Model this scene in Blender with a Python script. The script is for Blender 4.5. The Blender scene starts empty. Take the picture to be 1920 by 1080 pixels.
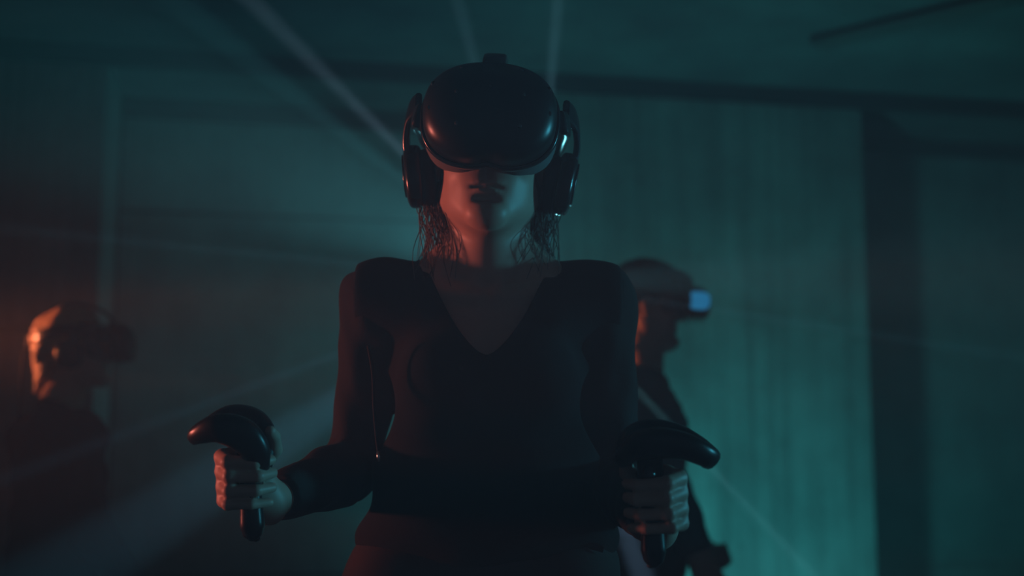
import bpy, bmesh, math, random
import numpy as np
from mathutils import Vector, Matrix, Euler

random.seed(7)
rng = np.random.default_rng(7)
scene = bpy.context.scene
col = scene.collection
R = math.radians

# ------------------------------------------------------------------ camera
F_PX = 2500.0
TILT = R(7.5)
CAM = Vector((0, 0, 1.10))
cam_data = bpy.data.cameras.new('camera')
cam_data.sensor_width = 36.0
cam_data.lens = 36.0 * F_PX / 1920.0
cam_data.clip_start = 0.05
cam_data.dof.use_dof = True
cam_data.dof.focus_distance = 1.97
cam_data.dof.aperture_fstop = 2.0
cam = bpy.data.objects.new('camera', cam_data)
cam.location = CAM
cam.rotation_euler = (R(90) + TILT, 0, 0)
col.objects.link(cam)
scene.camera = cam


def P(px, py, Y):
    """world point seen at a pixel of the 1920x1080 frame, at depth Y (metres along the room)"""
    u = (px - 960.0) / F_PX
    v = (540.0 - py) / F_PX
    s = Y / (math.cos(TILT) - v * math.sin(TILT))
    return Vector((u * s, Y, CAM.z + s * (math.sin(TILT) + v * math.cos(TILT))))


# ------------------------------------------------------------------ world, exposure
world = bpy.data.worlds.new('world')
scene.world = world
world.use_nodes = True
bg = world.node_tree.nodes['Background']
bg.inputs[0].default_value = (0.40, 0.68, 1.0, 1)
bg.inputs[1].default_value = 0.05
vs = scene.view_settings
vs.view_transform = 'Standard'
vs.look = 'None'
vs.gamma = 1.0
vs.exposure = 0.0
vs.use_curve_mapping = False
scene.cycles.max_bounces = 4
scene.cycles.diffuse_bounces = 2
scene.cycles.glossy_bounces = 2
scene.cycles.volume_bounces = 0

# ------------------------------------------------------------------ lamps of the room, plus an added haze fill
SRC = P(1000, 528, 2.85)          # beam projector standing behind the person in front


def lamp(name, kind, loc, energy, color, target=None, size=0.1, angle=60, blend=0.5, soft=0.02, size_y=None):
    d = bpy.data.lights.new(name, kind)
    d.energy = energy
    d.color = color
    if kind == 'AREA':
        d.shape = 'RECTANGLE' if size_y else 'DISK'
        d.size = size
        if size_y:
            d.size_y = size_y
    elif kind == 'SPOT':
        d.spot_size = R(angle)
        d.spot_blend = blend
        d.shadow_soft_size = soft
    else:
        d.shadow_soft_size = soft
    o = bpy.data.objects.new(name, d)
    o.location = loc
    if target is not None:
        o.rotation_euler = (Vector(target) - Vector(loc)).to_track_quat('-Z', 'Y').to_euler()
    col.objects.link(o)
    return o


# red floods out of frame on the left, blue-green flood out of frame on the right
lamp('red_flood', 'SPOT', (-4.3, 2.62, 1.15), 540, (1.0, 0.23, 0.17), target=(-0.12, 2.00, 1.30), angle=12, blend=0.35, soft=0.12)
lamp('red_flood', 'SPOT', (-4.2, 4.40, 1.52), 2200, (1.0, 0.24, 0.10), target=(-1.37, 3.92, 1.47), angle=5.6, blend=0.5, soft=0.10)
lamp('blue_flood', 'SPOT', (4.3, 2.62, 1.42), 400, (0.06, 0.50, 0.70), target=(0.0, 2.00, 1.38), angle=15, blend=0.4, soft=0.14)
# teal uplights standing on the floor in front of the right pier and inside the left bay
lamp('teal_uplight', 'SPOT', (0.78, 4.48, 0.16), 60, (0.07, 0.80, 0.86), target=(1.05, 5.75, 1.55), angle=128, blend=0.7, soft=0.06)
lamp('teal_bay_light', 'SPOT', (0.0, 5.72, 0.25), 19, (0.10, 0.62, 0.75), target=(-1.7, 5.45, 1.7), angle=50, blend=0.7, soft=0.05)
# added fill without a fitting: lights the near haze to lift the blacks
lamp('haze_veil_fill', 'SPOT', (0.0, 0.85, 2.70), 84, (0.28, 0.64, 1.0), target=(0.0, 0.85, 0.0), angle=40, blend=0.8, soft=0.05)
lamp('haze_glow', 'SPOT', SRC, 8.0, (0.16, 0.72, 0.86), target=SRC + Vector((-0.8, -0.6, 0.15)), angle=150, blend=0.6, soft=0.03)
# narrow beams of the projector: pixel direction, depth they head to, power, cone, colour
BEAMS = [
    (520, 50, 2.45, 1300, 3.0, (0.42, 0.68, 0.90)),
    (600, 215, 2.5, 420, 4.0, (0.14, 0.75, 0.85)),
    (858, 0, 2.5, 600, 3.2, (0.30, 0.66, 0.85)),
    (1046, 0, 2.5, 1100, 3.0, (0.26, 0.68, 0.85)),
    (300, 458, 2.5, 600, 1.6, (0.22, 0.72, 0.95)),
    (60, 878, 2.3, 560, 1.8, (0.22, 0.62, 0.95)),
    (130, 1075, 2.3, 330, 9.0, (0.20, 0.66, 0.95)),
    (560, 330, 2.35, 105, 24.0, (0.14, 0.75, 0.82)),
    (1400, 520, 2.75, 60, 16.0, (0.16, 0.72, 0.86)),
    (1500, 1052, 2.6, 3000, 1.5, (0.24, 0.78, 0.86)),
    (1500, 606, 2.7, 700, 1.5, (0.20, 0.70, 0.95)),
    (1205, 1080, 2.4, 1100, 4.0, (0.36, 0.62, 0.95)),
]
for i, (px, py, Y, e, ang, c) in enumerate(BEAMS):
    lamp('beam', 'SPOT', SRC, e, c, target=P(px, py, Y), angle=ang, blend=0.7, soft=0.008)


# ------------------------------------------------------------------ helpers
def link(o, parent=None):
    col.objects.link(o)
    if parent is not None:
        o.parent = parent
    return o


def tag(o, label=None, cat=None, group=None, kind=None):
    if label:
        o['label'] = label
    if cat:
        o['category'] = cat
    if group:
        o['group'] = group
    if kind:
        o['kind'] = kind
    return o


def empty(name, matrix=None):
    o = bpy.data.objects.new(name, None)
    o.empty_display_size = 0.1
    if matrix is not None:
        o.matrix_world = matrix
    col.objects.link(o)
    return o


def mesh_obj(name, verts, faces, mat, parent=None, smooth=True):
    me = bpy.data.meshes.new(name)
    me.from_pydata([tuple(v) for v in verts], [], [tuple(int(i) for i in f) for f in faces])
    me.validate()
    me.update()
    if smooth:
        me.polygons.foreach_set('use_smooth', [True] * len(me.polygons))
    me.materials.append(mat)
    return link(bpy.data.objects.new(name, me), parent)


def np_mesh_obj(name, V, Q, mat, parent=None):
    me = bpy.data.meshes.new(name)
    me.vertices.add(len(V))
    me.vertices.foreach_set('co', V.astype(np.float32).ravel())
    me.loops.add(len(Q) * 4)
    me.loops.foreach_set('vertex_index', Q.astype(np.int32).ravel())
    me.polygons.add(len(Q))
    me.polygons.foreach_set('loop_start', np.arange(0, len(Q) * 4, 4, dtype=np.int32))
    me.polygons.foreach_set('loop_total', np.full(len(Q), 4, dtype=np.int32))
    me.update(calc_edges=True)
    me.validate()
    me.polygons.foreach_set('use_smooth', [True] * len(me.polygons))
    me.materials.append(mat)
    return link(bpy.data.objects.new(name, me), parent)


def box_bm(bm, x0, x1, y0, y1, z0, z1, xf=None):
    vs_ = [bm.verts.new(xf(x, y, z) if xf else (x, y, z)) for x in (x0, x1) for y in (y0, y1) for z in (z0, z1)]
    for f in ((0, 1, 3, 2), (4, 6, 7, 5), (0, 4, 5, 1), (2, 3, 7, 6), (0, 2, 6, 4), (1, 5, 7, 3)):
        bm.faces.new([vs_[i] for i in f])


def bm_obj(name, bm, mat, parent=None, smooth=False, bevel=0.0):
    bmesh.ops.recalc_face_normals(bm, faces=bm.faces)
    me = bpy.data.meshes.new(name)
    bm.to_mesh(me)
    bm.free()
    me.materials.append(mat)
    if smooth:
        me.polygons.foreach_set('use_smooth', [True] * len(me.polygons))
    o = link(bpy.data.objects.new(name, me), parent)
    if bevel:
        b = o.modifiers.new('bevel', 'BEVEL')
        b.width = bevel
        b.segments = 2
    return o


def box(name, x0, x1, y0, y1, z0, z1, mat, parent=None, xf=None, bevel=0.0):
    bm = bmesh.new()
    box_bm(bm, x0, x1, y0, y1, z0, z1, xf)
    return bm_obj(name, bm, mat, parent, bevel=bevel)


def spline(pts, n, closed=False):
    """Catmull-Rom resample of a list of equal-length tuples"""
    p = np.array(pts, float)
    m = len(p)
    out = []
    segs = m if closed else m - 1
    for i in range(segs):
        if closed:
            a, b, c, d = p[(i - 1) % m], p[i], p[(i + 1) % m], p[(i + 2) % m]
        else:
            a, b, c, d = p[max(i - 1, 0)], p[i], p[i + 1], p[min(i + 2, m - 1)]
        for k in range(n):
            t = k / n
            out.append(0.5 * (2 * b + (c - a) * t + (2 * a - 5 * b + 4 * c - d) * t * t + (3 * b - a - 3 * c + d) * t ** 3))
    if not closed:
        out.append(p[-1])
    return np.array(out)


def sweep_data(path, normals, hw, ht, closed=False, seg=12, power=2.0):
    """tube with a (super)elliptic section: half width hw across t x n, half thickness ht along n"""
    path = np.asarray(path, float)
    m = len(path)
    normals = np.asarray(normals, float)
    if normals.ndim == 1:
        normals = np.tile(normals, (m, 1))
    hw = np.broadcast_to(np.asarray(hw, float), (m,))
    ht = np.broadcast_to(np.asarray(ht, float), (m,))
    if closed:
        tan = np.roll(path, -1, 0) - np.roll(path, 1, 0)
    else:
        tan = np.gradient(path, axis=0)
    tan /= np.linalg.norm(tan, axis=1)[:, None] + 1e-9
    nn = normals - (normals * tan).sum(1)[:, None] * tan
    nn /= np.linalg.norm(nn, axis=1)[:, None] + 1e-9
    bb = np.cross(tan, nn)
    V, Fc = [], []
    for i in range(m):
        for k in range(seg):
            a = 2 * math.pi * k / seg
            c, s = math.cos(a), math.sin(a)
            cx = math.copysign(abs(c) ** (2 / power), c)
            sx = math.copysign(abs(s) ** (2 / power), s)
            V.append(path[i] + bb[i] * hw[i] * cx + nn[i] * ht[i] * sx)
    for i in range(m if closed else m - 1):
        j = (i + 1) % m
        for k in range(seg):
            l = (k + 1) % seg
            Fc.append((i * seg + k, i * seg + l, j * seg + l, j * seg + k))
    if not closed:
        Fc.append(tuple(range(seg))[::-1])
        Fc.append(tuple((m - 1) * seg + k for k in range(seg)))
    return V, Fc


def sweep(name, path, normals, hw, ht, mat, parent=None, closed=False, seg=12, power=2.0):
    V, Fc = sweep_data(path, normals, hw, ht, closed, seg, power)
    return mesh_obj(name, V, Fc, mat, parent)


def superell(name, c, r, mat, parent=None, e1=2.0, e2=2.0, nu=40, nv=24, xf=None, fn=None):
    """superellipsoid: e1 = power of the x-z outline, e2 = power of the depth profile"""
    V, Fc = [], []
    f = lambda w, p: math.copysign(abs(w) ** (2 / p), w)
    for j in range(nv + 1):
        ph = -math.pi / 2 + math.pi * j / nv
        for i in range(nu):
            th = 2 * math.pi * i / nu
            x = r[0] * f(math.cos(ph), e2) * f(math.cos(th), e1)
            z = r[2] * f(math.cos(ph), e2) * f(math.sin(th), e1)
            y = r[1] * f(math.sin(ph), e2)
            if fn:
                x, y, z = fn(x, y, z)
            p = Vector((x, y, z))
            if xf:
                p = xf @ p
            V.append((p.x + c[0], p.y + c[1], p.z + c[2]))
    for j in range(nv):
        for i in range(nu):
            k = (i + 1) % nu
            Fc.append((j * nu + i, j * nu + k, (j + 1) * nu + k, (j + 1) * nu + i))
    o = mesh_obj(name, V, Fc, mat, parent)
    bm = bmesh.new()
    bm.from_mesh(o.data)
    bmesh.ops.remove_doubles(bm, verts=bm.verts, dist=1e-5)
    bmesh.ops.recalc_face_normals(bm, faces=bm.faces)
    bm.to_mesh(o.data)
    bm.free()
    return o


# ------------------------------------------------------------------ materials
def mat_new(name, color, rough=0.6, spec=0.5, metal=0.0, noise=None, bump=None, coat=0.0, emit=None, sheen=0.0):
    m = bpy.data.materials.new(name)
    m.use_nodes = True
    nt = m.node_tree
    b = nt.nodes['Principled BSDF']
    b.inputs['Base Color'].default_value = (*color, 1)
    b.inputs['Roughness'].default_value = rough
    b.inputs['Specular IOR Level'].default_value = spec
    b.inputs['Metallic'].default_value = metal
    b.inputs['Coat Weight'].default_value = coat
    b.inputs['Sheen Weight'].default_value = sheen
    if emit:
        b.inputs['Emission Color'].default_value = (*emit[0], 1)
        b.inputs['Emission Strength'].default_value = emit[1]
    tc = nt.nodes.new('ShaderNodeTexCoord')
    if noise:
        scale, amount = noise
        n = nt.nodes.new('ShaderNodeTexNoise')
        n.inputs['Scale'].default_value = scale
        n.inputs['Detail'].default_value = 5
        nt.links.new(tc.outputs['Object'], n.inputs['Vector'])
        mix = nt.nodes.new('ShaderNodeMix')
        mix.data_type = 'RGBA'
        mix.inputs[6].default_value = (*[c * (1 - amount) for c in color], 1)
        mix.inputs[7].default_value = (*[min(1, c * (1 + amount)) for c in color], 1)
        nt.links.new(n.outputs['Fac'], mix.inputs[0])
        nt.links.new(mix.outputs[2], b.inputs['Base Color'])
    if bump:
        scale, strength, dist = bump
        n2 = nt.nodes.new('ShaderNodeTexNoise')
        n2.inputs['Scale'].default_value = scale
        n2.inputs['Detail'].default_value = 6
        nt.links.new(tc.outputs['Object'], n2.inputs['Vector'])
        bp = nt.nodes.new('ShaderNodeBump')
        bp.inputs['Strength'].default_value = strength
        bp.inputs['Distance'].default_value = dist
        nt.links.new(n2.outputs['Fac'], bp.inputs['Height'])
        nt.links.new(bp.outputs['Normal'], b.inputs['Normal'])
    return m


def mat_concrete(name, base, streak=0.35):
    """board-marked concrete: vertical streaks, cloudy stains and pores"""
    m = bpy.data.materials.new(name)
    m.use_nodes = True
    nt = m.node_tree
    b = nt.nodes['Principled BSDF']
    b.inputs['Roughness'].default_value = 0.85
    b.inputs['Specular IOR Level'].default_value = 0.25
    tc = nt.nodes.new('ShaderNodeTexCoord')
    mp = nt.nodes.new('ShaderNodeMapping')
    mp.inputs['Scale'].default_value = (22, 22, 0.7)
    nt.links.new(tc.outputs['Object'], mp.inputs['Vector'])
    n1 = nt.nodes.new('ShaderNodeTexNoise')
    n1.inputs['Scale'].default_value = 1.0
    n1.inputs['Detail'].default_value = 4
    nt.links.new(mp.outputs['Vector'], n1.inputs['Vector'])
    n2 = nt.nodes.new('ShaderNodeTexNoise')
    n2.inputs['Scale'].default_value = 2.6
    n2.inputs['Detail'].default_value = 7
    n2.inputs['Roughness'].default_value = 0.62
    nt.links.new(tc.outputs['Object'], n2.inputs['Vector'])
    n3 = nt.nodes.new('ShaderNodeTexVoronoi')
    n3.inputs['Scale'].default_value = 9
    nt.links.new(tc.outputs['Object'], n3.inputs['Vector'])
    pore = nt.nodes.new('ShaderNodeMapRange')
    pore.inputs[1].default_value = 0.05
    pore.inputs[2].default_value = 0.16
    pore.inputs[3].default_value = 0.62
    pore.inputs[4].default_value = 1.0
    nt.links.new(n3.outputs['Distance'], pore.inputs[0])
    r1 = nt.nodes.new('ShaderNodeMapRange')
    r1.inputs[1].default_value = 0.3
    r1.inputs[2].default_value = 0.7
    r1.inputs[3].default_value = 1 - streak
    r1.inputs[4].default_value = 1 + streak * 0.4
    nt.links.new(n1.outputs['Fac'], r1.inputs[0])
    r2 = nt.nodes.new('ShaderNodeMapRange')
    r2.inputs[1].default_value = 0.3
    r2.inputs[2].default_value = 0.7
    r2.inputs[3].default_value = 0.62
    r2.inputs[4].default_value = 1.25
    nt.links.new(n2.outputs['Fac'], r2.inputs[0])
    mu = nt.nodes.new('ShaderNodeMath')
    mu.operation = 'MULTIPLY'
    nt.links.new(r1.outputs[0], mu.inputs[0])
    nt.links.new(r2.outputs[0], mu.inputs[1])
    mu2 = nt.nodes.new('ShaderNodeMath')
    mu2.operation = 'MULTIPLY'
    nt.links.new(mu.outputs[0], mu2.inputs[0])
    nt.links.new(pore.outputs[0], mu2.inputs[1])
    sc_ = nt.nodes.new('ShaderNodeVectorMath')
    sc_.operation = 'SCALE'
    sc_.inputs[0].default_value = base
    nt.links.new(mu2.outputs[0], sc_.inputs['Scale'])
    nt.links.new(sc_.outputs[0], b.inputs['Base Color'])
    bp = nt.nodes.new('ShaderNodeBump')
    bp.inputs['Strength'].default_value = 0.5
    bp.inputs['Distance'].default_value = 0.01
    nt.links.new(mu.outputs[0], bp.inputs['Height'])
    nt.links.new(bp.outputs['Normal'], b.inputs['Normal'])
    return m


M = {}
M['pier'] = mat_concrete('board_marked_concrete', (0.34, 0.33, 0.31), 0.3)
M['recess'] = mat_concrete('smooth_concrete', (0.30, 0.29, 0.28), 0.12)
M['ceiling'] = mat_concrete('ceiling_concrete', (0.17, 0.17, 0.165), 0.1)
M['floor'] = mat_new('dark_floor', (0.05, 0.05, 0.05), 0.5, noise=(3, 0.4), bump=(40, 0.2, 0.003))
M['trim'] = mat_new('dark_joint_and_gap_shade', (0.028, 0.026, 0.026), 0.7, noise=(8, 0.4))  # panel joints and pipe, also the painted shade of the ceiling gaps
M['duct'] = mat_new('grey_brown_duct', (0.12, 0.10, 0.09), 0.8, noise=(6, 0.3))
M['skin'] = mat_new('skin', (0.52, 0.33, 0.26), 0.48, 0.4, noise=(60, 0.08), bump=(220, 0.12, 0.001))
M['skin'].node_tree.nodes['Principled BSDF'].inputs['Subsurface Weight'].default_value = 0.0
M['black_cloth'] = mat_new('black_knit', (0.010, 0.011, 0.012), 0.95, 0.15, noise=(30, 0.3), bump=(320, 0.35, 0.002))
M['brown_cloth'] = mat_new('charcoal_brown_jersey', (0.026, 0.024, 0.024), 0.95, 0.15, noise=(18, 0.3), bump=(300, 0.35, 0.002))
M['trousers'] = mat_new('dark_trousers', (0.050, 0.038, 0.036), 0.9, 0.2, noise=(20, 0.3), bump=(200, 0.3, 0.002))
M['grey_cloth'] = mat_new('grey_jersey', (0.10, 0.11, 0.115), 0.95, 0.15, noise=(18, 0.25), bump=(260, 0.3, 0.002))
M['charcoal_cloth'] = mat_new('charcoal_jersey', (0.018, 0.019, 0.021), 0.95, 0.15, noise=(18, 0.25), bump=(260, 0.3, 0.002))
M['hair'] = mat_new('brown_hair', (0.085, 0.048, 0.030), 0.45, 0.5, noise=(40, 0.4), bump=(120, 0.6, 0.004))
M['hair_dark'] = mat_new('dark_hair', (0.020, 0.016, 0.014), 0.6, 0.3, noise=(40, 0.4), bump=(90, 0.8, 0.006))
M['hair_fair'] = mat_new('fair_hair', (0.42, 0.26, 0.15), 0.5, 0.4, noise=(40, 0.35), bump=(110, 0.7, 0.005))
M['visor'] = mat_new('black_plastic', (0.012, 0.013, 0.015), 0.34, 0.40)
M['gloss'] = mat_new('glossy_black_plastic', (0.015, 0.016, 0.018), 0.22, 0.5)
M['foam'] = mat_new('grey_foam', (0.16, 0.15, 0.15), 0.9, 0.2)
M['pad'] = mat_new('dark_cushion', (0.02, 0.021, 0.023), 0.85, 0.25)
M['sensor'] = mat_new('sensor_glass', (0.05, 0.055, 0.06), 0.12, 0.8)
M['rubber'] = mat_new('rubber', (0.015, 0.015, 0.016), 0.7, 0.3)
M['metal'] = mat_new('metal_tip', (0.65, 0.62, 0.6), 0.25, 0.5, metal=1.0)
M['blue_led'] = mat_new('blue_light_panel', (0.01, 0.03, 0.05), 0.6, 0.2, emit=((0.012, 0.17, 0.36), 0.8))
M['lens'] = mat_new('lamp_lens', (0.1, 0.3, 0.35), 0.1, 0.5, emit=((0.1, 0.7, 0.85), 1.5))

# ------------------------------------------------------------------ the room
YAW = R(11.8)
EX = Vector((math.cos(YAW), math.sin(YAW), 0))
EN = Vector((-math.sin(YAW), math.cos(YAW), 0))
W0 = Vector((0, 5.5, 0))
CEIL = 2.755
DEPTH = 0.80


def wxf(s, t, z):
    p = W0 + EX * s + EN * t
    return (p.x, p.y, z)


S_L, S_R0, S_R1 = -1.653, 0.09, 1.597
floor = box('floor', -5.0, 5.0, -7.0, 1.4, -0.12, 0.0, M['floor'], xf=wxf)
tag(floor, kind='structure')
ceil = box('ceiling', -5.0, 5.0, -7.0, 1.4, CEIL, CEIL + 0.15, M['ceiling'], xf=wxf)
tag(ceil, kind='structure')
# recessed back wall: backing with formwork panels in front of it
wall = box('wall_back', -5.0, 5.0, DEPTH + 0.012, DEPTH + 0.2, 0, CEIL, M['trim'], xf=wxf)
tag(wall, kind='structure')


def panels(parent, s0, s1, t, z_edges, n, mat, gap=0.012, thick=0.03, name='concrete_panel'):
    w = (s1 - s0) / n
    for zi in range(len(z_edges) - 1):
        for i in range(n):
            off = random.uniform(-0.004, 0.004)
            box(name, s0 + i * w + gap / 2, s0 + (i + 1) * w - gap / 2, t + off, t + thick,
                z_edges[zi] + gap / 2, z_edges[zi + 1] - gap / 2, mat, parent, xf=wxf)


panels(wall, S_L, S_R0, DEPTH - 0.018, (0.0, 0.60, 2.235, 2.675), 1, M['recess'], gap=0.020)
panels(wall, S_R1, 5.0, DEPTH - 0.018, (0.0, 0.60, 2.675), 2, M['recess'], gap=0.006)


def pier(name, s0, s1, n):
    o = box(name, s0 + 0.004, s1 - 0.004, 0.022, DEPTH, 0, CEIL, M['pier'], xf=wxf)
    tag(o, kind='structure')
    w = (s1 - s0) / n
    x = s0
    for i in range(n):
        x1 = s0 + (i + 1) * w + (random.uniform(-0.2, 0.2) * w if i < n - 1 else 0)
        off = random.uniform(-0.0025, 0.0025)
        box('board_strip', x + 0.0008, x1 - 0.0008, off, 0.022, 0.001, CEIL - 0.085, M['pier'], o, xf=wxf)
        x = x1
    return o


pier('wall_pier_right', S_R0, S_R1, 14)
pier('wall_pier_left', -5.0, S_L, 30)
tag(box('wall_left', -5.15, -5.0, -7.0, 1.0, 0, CEIL, M['recess'], xf=wxf), kind='structure')
tag(box('wall_right', 5.0, 5.15, -7.0, 1.0, 0, CEIL, M['recess'], xf=wxf), kind='structure')
# dark strips coloured as shade of ceiling gaps, along pier fronts and recessed wall
tag(box('gap_shade_1', -4.99, 4.99, -0.012, 0.05, CEIL - 0.072, CEIL - 0.002, M['trim'], xf=wxf), kind='structure')
tag(box('gap_shade_2', S_L + 0.004, S_R0 - 0.004, DEPTH - 0.05, DEPTH - 0.012, CEIL - 0.075, CEIL - 0.002, M['trim'], xf=wxf), kind='structure')
tag(box('gap_shade_3', S_R1 + 0.004, 4.99, DEPTH - 0.05, DEPTH - 0.012, CEIL - 0.075, CEIL - 0.002, M['trim'], xf=wxf), kind='structure')

# slim conduit fixed to the left pier
cz = P(30, 619, 5.1).z
cp = empty('conduit_pipe', Matrix.Translation(wxf(-2.6, 0, cz)))
tag(cp, 'thin dark conduit pipe running level across the left concrete pier', 'pipe')
loc = lambda s, t, z: Vector(wxf(s, t, z)) - Vector(wxf(-2.6, 0, cz))
sweep('pipe', [loc(-4.8, -0.022, cz), loc(-3.3, -0.022, cz), loc(-1.80, -0.022, cz)], (0, 0, 1), 0.013, 0.013, M['trim'], cp)
for s in (-4.2, -3.2, -2.35, -1.85):
    q = loc(s, 0, cz)
    box('pipe_clip', q.x - 0.012, q.x + 0.012, q.y - 0.040, q.y - 0.006, q.z - 0.02, q.z + 0.02, M['trim'], cp)

# cable duct on the ceiling at the upper right
a_, b_ = P(1600, 66, 4.95), P(1990, -18, 4.42)
a_.z = b_.z = CEIL
dvec = (b_ - a_)
a2 = a_ - dvec * 0.2
b2 = b_ + dvec * 1.5
cd = empty('cable_duct', Matrix.Translation(a_))
tag(cd, 'shallow dark cable duct fixed diagonally under the ceiling', 'duct')
sweep('duct_body', [a2 - a_ - Vector((0, 0, 0.021)), Vector((0, 0, -0.021)), b2 - a_ - Vector((0, 0, 0.021))], (0, 0, 1), 0.055, 0.02, M['duct'], cd, power=6, seg=16)


# ------------------------------------------------------------------ implicit-surface modeller for the figures
def rc(a, b, r1, r2, k=0.02):
    return ('c', np.array(a, float), np.array(b, float), r1, r2, k, 1)


def el(c, r, k=0.02, rot=None, sub=False):
    m = np.array(rot, float) if rot is not None else np.eye(3)
    return ('e', np.array(c, float), np.array(r, float), m, None, k, -1 if sub else 1)


def prim(op, X):
    if op[0] == 'c':
        a, b, r1, r2 = op[1:5]
        ba = b - a
        t = np.clip(((X - a) @ ba) / (ba @ ba + 1e-12), 0, 1)
        d = X - a - t[:, None] * ba
        return np.sqrt((d * d).sum(1)) - (r1 + (r2 - r1) * t)
    c, r, m = op[1:4]
    q = (X - c) @ m          # columns of m are the local axes
    k0 = np.sqrt(((q / r) ** 2).sum(1))
    k1 = np.sqrt(((q / (r * r)) ** 2).sum(1)) + 1e-9
    return np.where(k0 < 1e-3, -min(r), k0 * (k0 - 1) / k1)


def sdf_eval(ops, X):
    d = np.full(len(X), 1.0)
    for op in ops:
        e = prim(op, X)
        k = op[5]
        if op[6] > 0:
            h = np.clip(0.5 + 0.5 * (d - e) / k, 0, 1)
            d = d + (e - d) * h - k * h * (1 - h)
        else:
            h = np.clip(0.5 - 0.5 * (d + e) / k, 0, 1)
            d = d + (-e - d) * h + k * h * (1 - h)
    return d


def sdf_mesh(ops, lo, hi, vox, post=None, B=16):
    lo = np.array(lo, float)
    hi = np.array(hi, float)
    nb = np.ceil((hi - lo) / (vox * B)).astype(int)
    N = nb * B
    vol = np.full(tuple(N), 1.0, np.float32)
    bi = np.stack(np.meshgrid(*[np.arange(n) for n in nb], indexing='ij'), -1).reshape(-1, 3)
    cen = lo + (bi + 0.5) * B * vox
    hd = 0.5 * math.sqrt(3) * B * vox
    near = np.zeros((len(bi), len(ops)), bool)
    for j, op in enumerate(ops):
        near[:, j] = prim(op, cen) < hd * 1.35 + op[5] + 0.012
    g = np.stack(np.meshgrid(*[np.arange(B)] * 3, indexing='ij'), -1).reshape(-1, 3)
    pos_ops = np.array([op[6] > 0 for op in ops])
    for n in range(len(bi)):
        if not (near[n] & pos_ops).any():
            continue
        X = lo + (bi[n] * B + g) * vox
        d = sdf_eval([ops[j] for j in np.nonzero(near[n])[0]], X)
        if post is not None:
            d = post(X, d)
        i, j, k = bi[n] * B
        vol[i:i + B, j:j + B, k:k + B] = d.reshape(B, B, B)
    # naive surface nets
    s = vol < 0
    c = [s[x:N[0] - 1 + x, y:N[1] - 1 + y, z:N[2] - 1 + z] for x in (0, 1) for y in (0, 1) for z in (0, 1)]
    anyv = c[0].copy()
    allv = c[0].copy()
    for q in c[1:]:
        anyv |= q
        allv &= q
    act = anyv & ~allv
    idx = np.argwhere(act)
    ids = np.full(act.shape, -1, np.int32)
    ids[act] = np.arange(len(idx))
    offs = np.array([(x, y, z) for x in (0, 1) for y in (0, 1) for z in (0, 1)])
    cv = np.stack([vol[idx[:, 0] + o[0], idx[:, 1] + o[1], idx[:, 2] + o[2]] for o in offs], 1).astype(float)
    acc = np.zeros((len(idx), 3))
    cnt = np.zeros(len(idx))
    for a in range(8):
        for b in range(a + 1, 8):
            if np.abs(offs[a] - offs[b]).sum() != 1:
                continue
            m_ = (cv[:, a] < 0) != (cv[:, b] < 0)
            t = cv[m_, a] / (cv[m_, a] - cv[m_, b])
            acc[m_] += offs[a] + t[:, None] * (offs[b] - offs[a])
            cnt[m_] += 1
    V = lo + (idx + acc / cnt[:, None]) * vox
    quads = []
    for ax in range(3):
        u, v = (ax + 1) % 3, (ax + 2) % 3
        sl0 = [slice(1, -1)] * 3
        sl1 = [slice(1, -1)] * 3
        sl0[ax] = slice(0, -1)
        sl1[ax] = slice(1, None)
        s0 = s[tuple(sl0)]
        s1 = s[tuple(sl1)]
        e = np.argwhere(s0 != s1)
        flip = s0[tuple(e.T)]
        base = e.copy()
        for w in range(3):
            if w != ax:
                base[:, w] += 1
        du = np.zeros(3, int)
        dv = np.zeros(3, int)
        du[u] = 1
        dv[v] = 1
        q = np.stack([ids[tuple((base - du - dv).T)], ids[tuple((base - dv).T)], ids[tuple(base.T)], ids[tuple((base - du).T)]], 1)
        q[~flip] = q[~flip][:, ::-1]
        quads.append(q)
    Q = np.concatenate(quads)
    Q = Q[(Q >= 0).all(1)]
    # light smoothing
    ea = np.concatenate([Q[:, 0], Q[:, 1], Q[:, 2], Q[:, 3]] * 2)
    eb = np.concatenate([Q[:, 1], Q[:, 2], Q[:, 3], Q[:, 0], Q[:, 3], Q[:, 0], Q[:, 1], Q[:, 2]])
    cnt = np.maximum(np.bincount(ea, minlength=len(V)), 1)[:, None]
    for _ in range(2):
        nb_ = np.stack([np.bincount(ea, weights=V[eb, a], minlength=len(V)) for a in range(3)], 1) / cnt
        V = V * 0.5 + 0.5 * nb_
    return V, Q


def vec(v):
    return np.array([v[0], v[1], v[2]], float)


def bounds(ops, pad=0.03):
    lo, hi = np.full(3, 1e9), np.full(3, -1e9)
    for op in ops:
        if op[6] < 0:
            continue
        if op[0] == 'c':
            r = max(op[3], op[4])
            for p in (op[1], op[2]):
                lo = np.minimum(lo, p - r)
                hi = np.maximum(hi, p + r)
        else:
            r = np.abs(op[3]) @ op[2]
            lo = np.minimum(lo, op[1] - r)
            hi = np.maximum(hi, op[1] + r)
    return lo - pad, hi + pad


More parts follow.
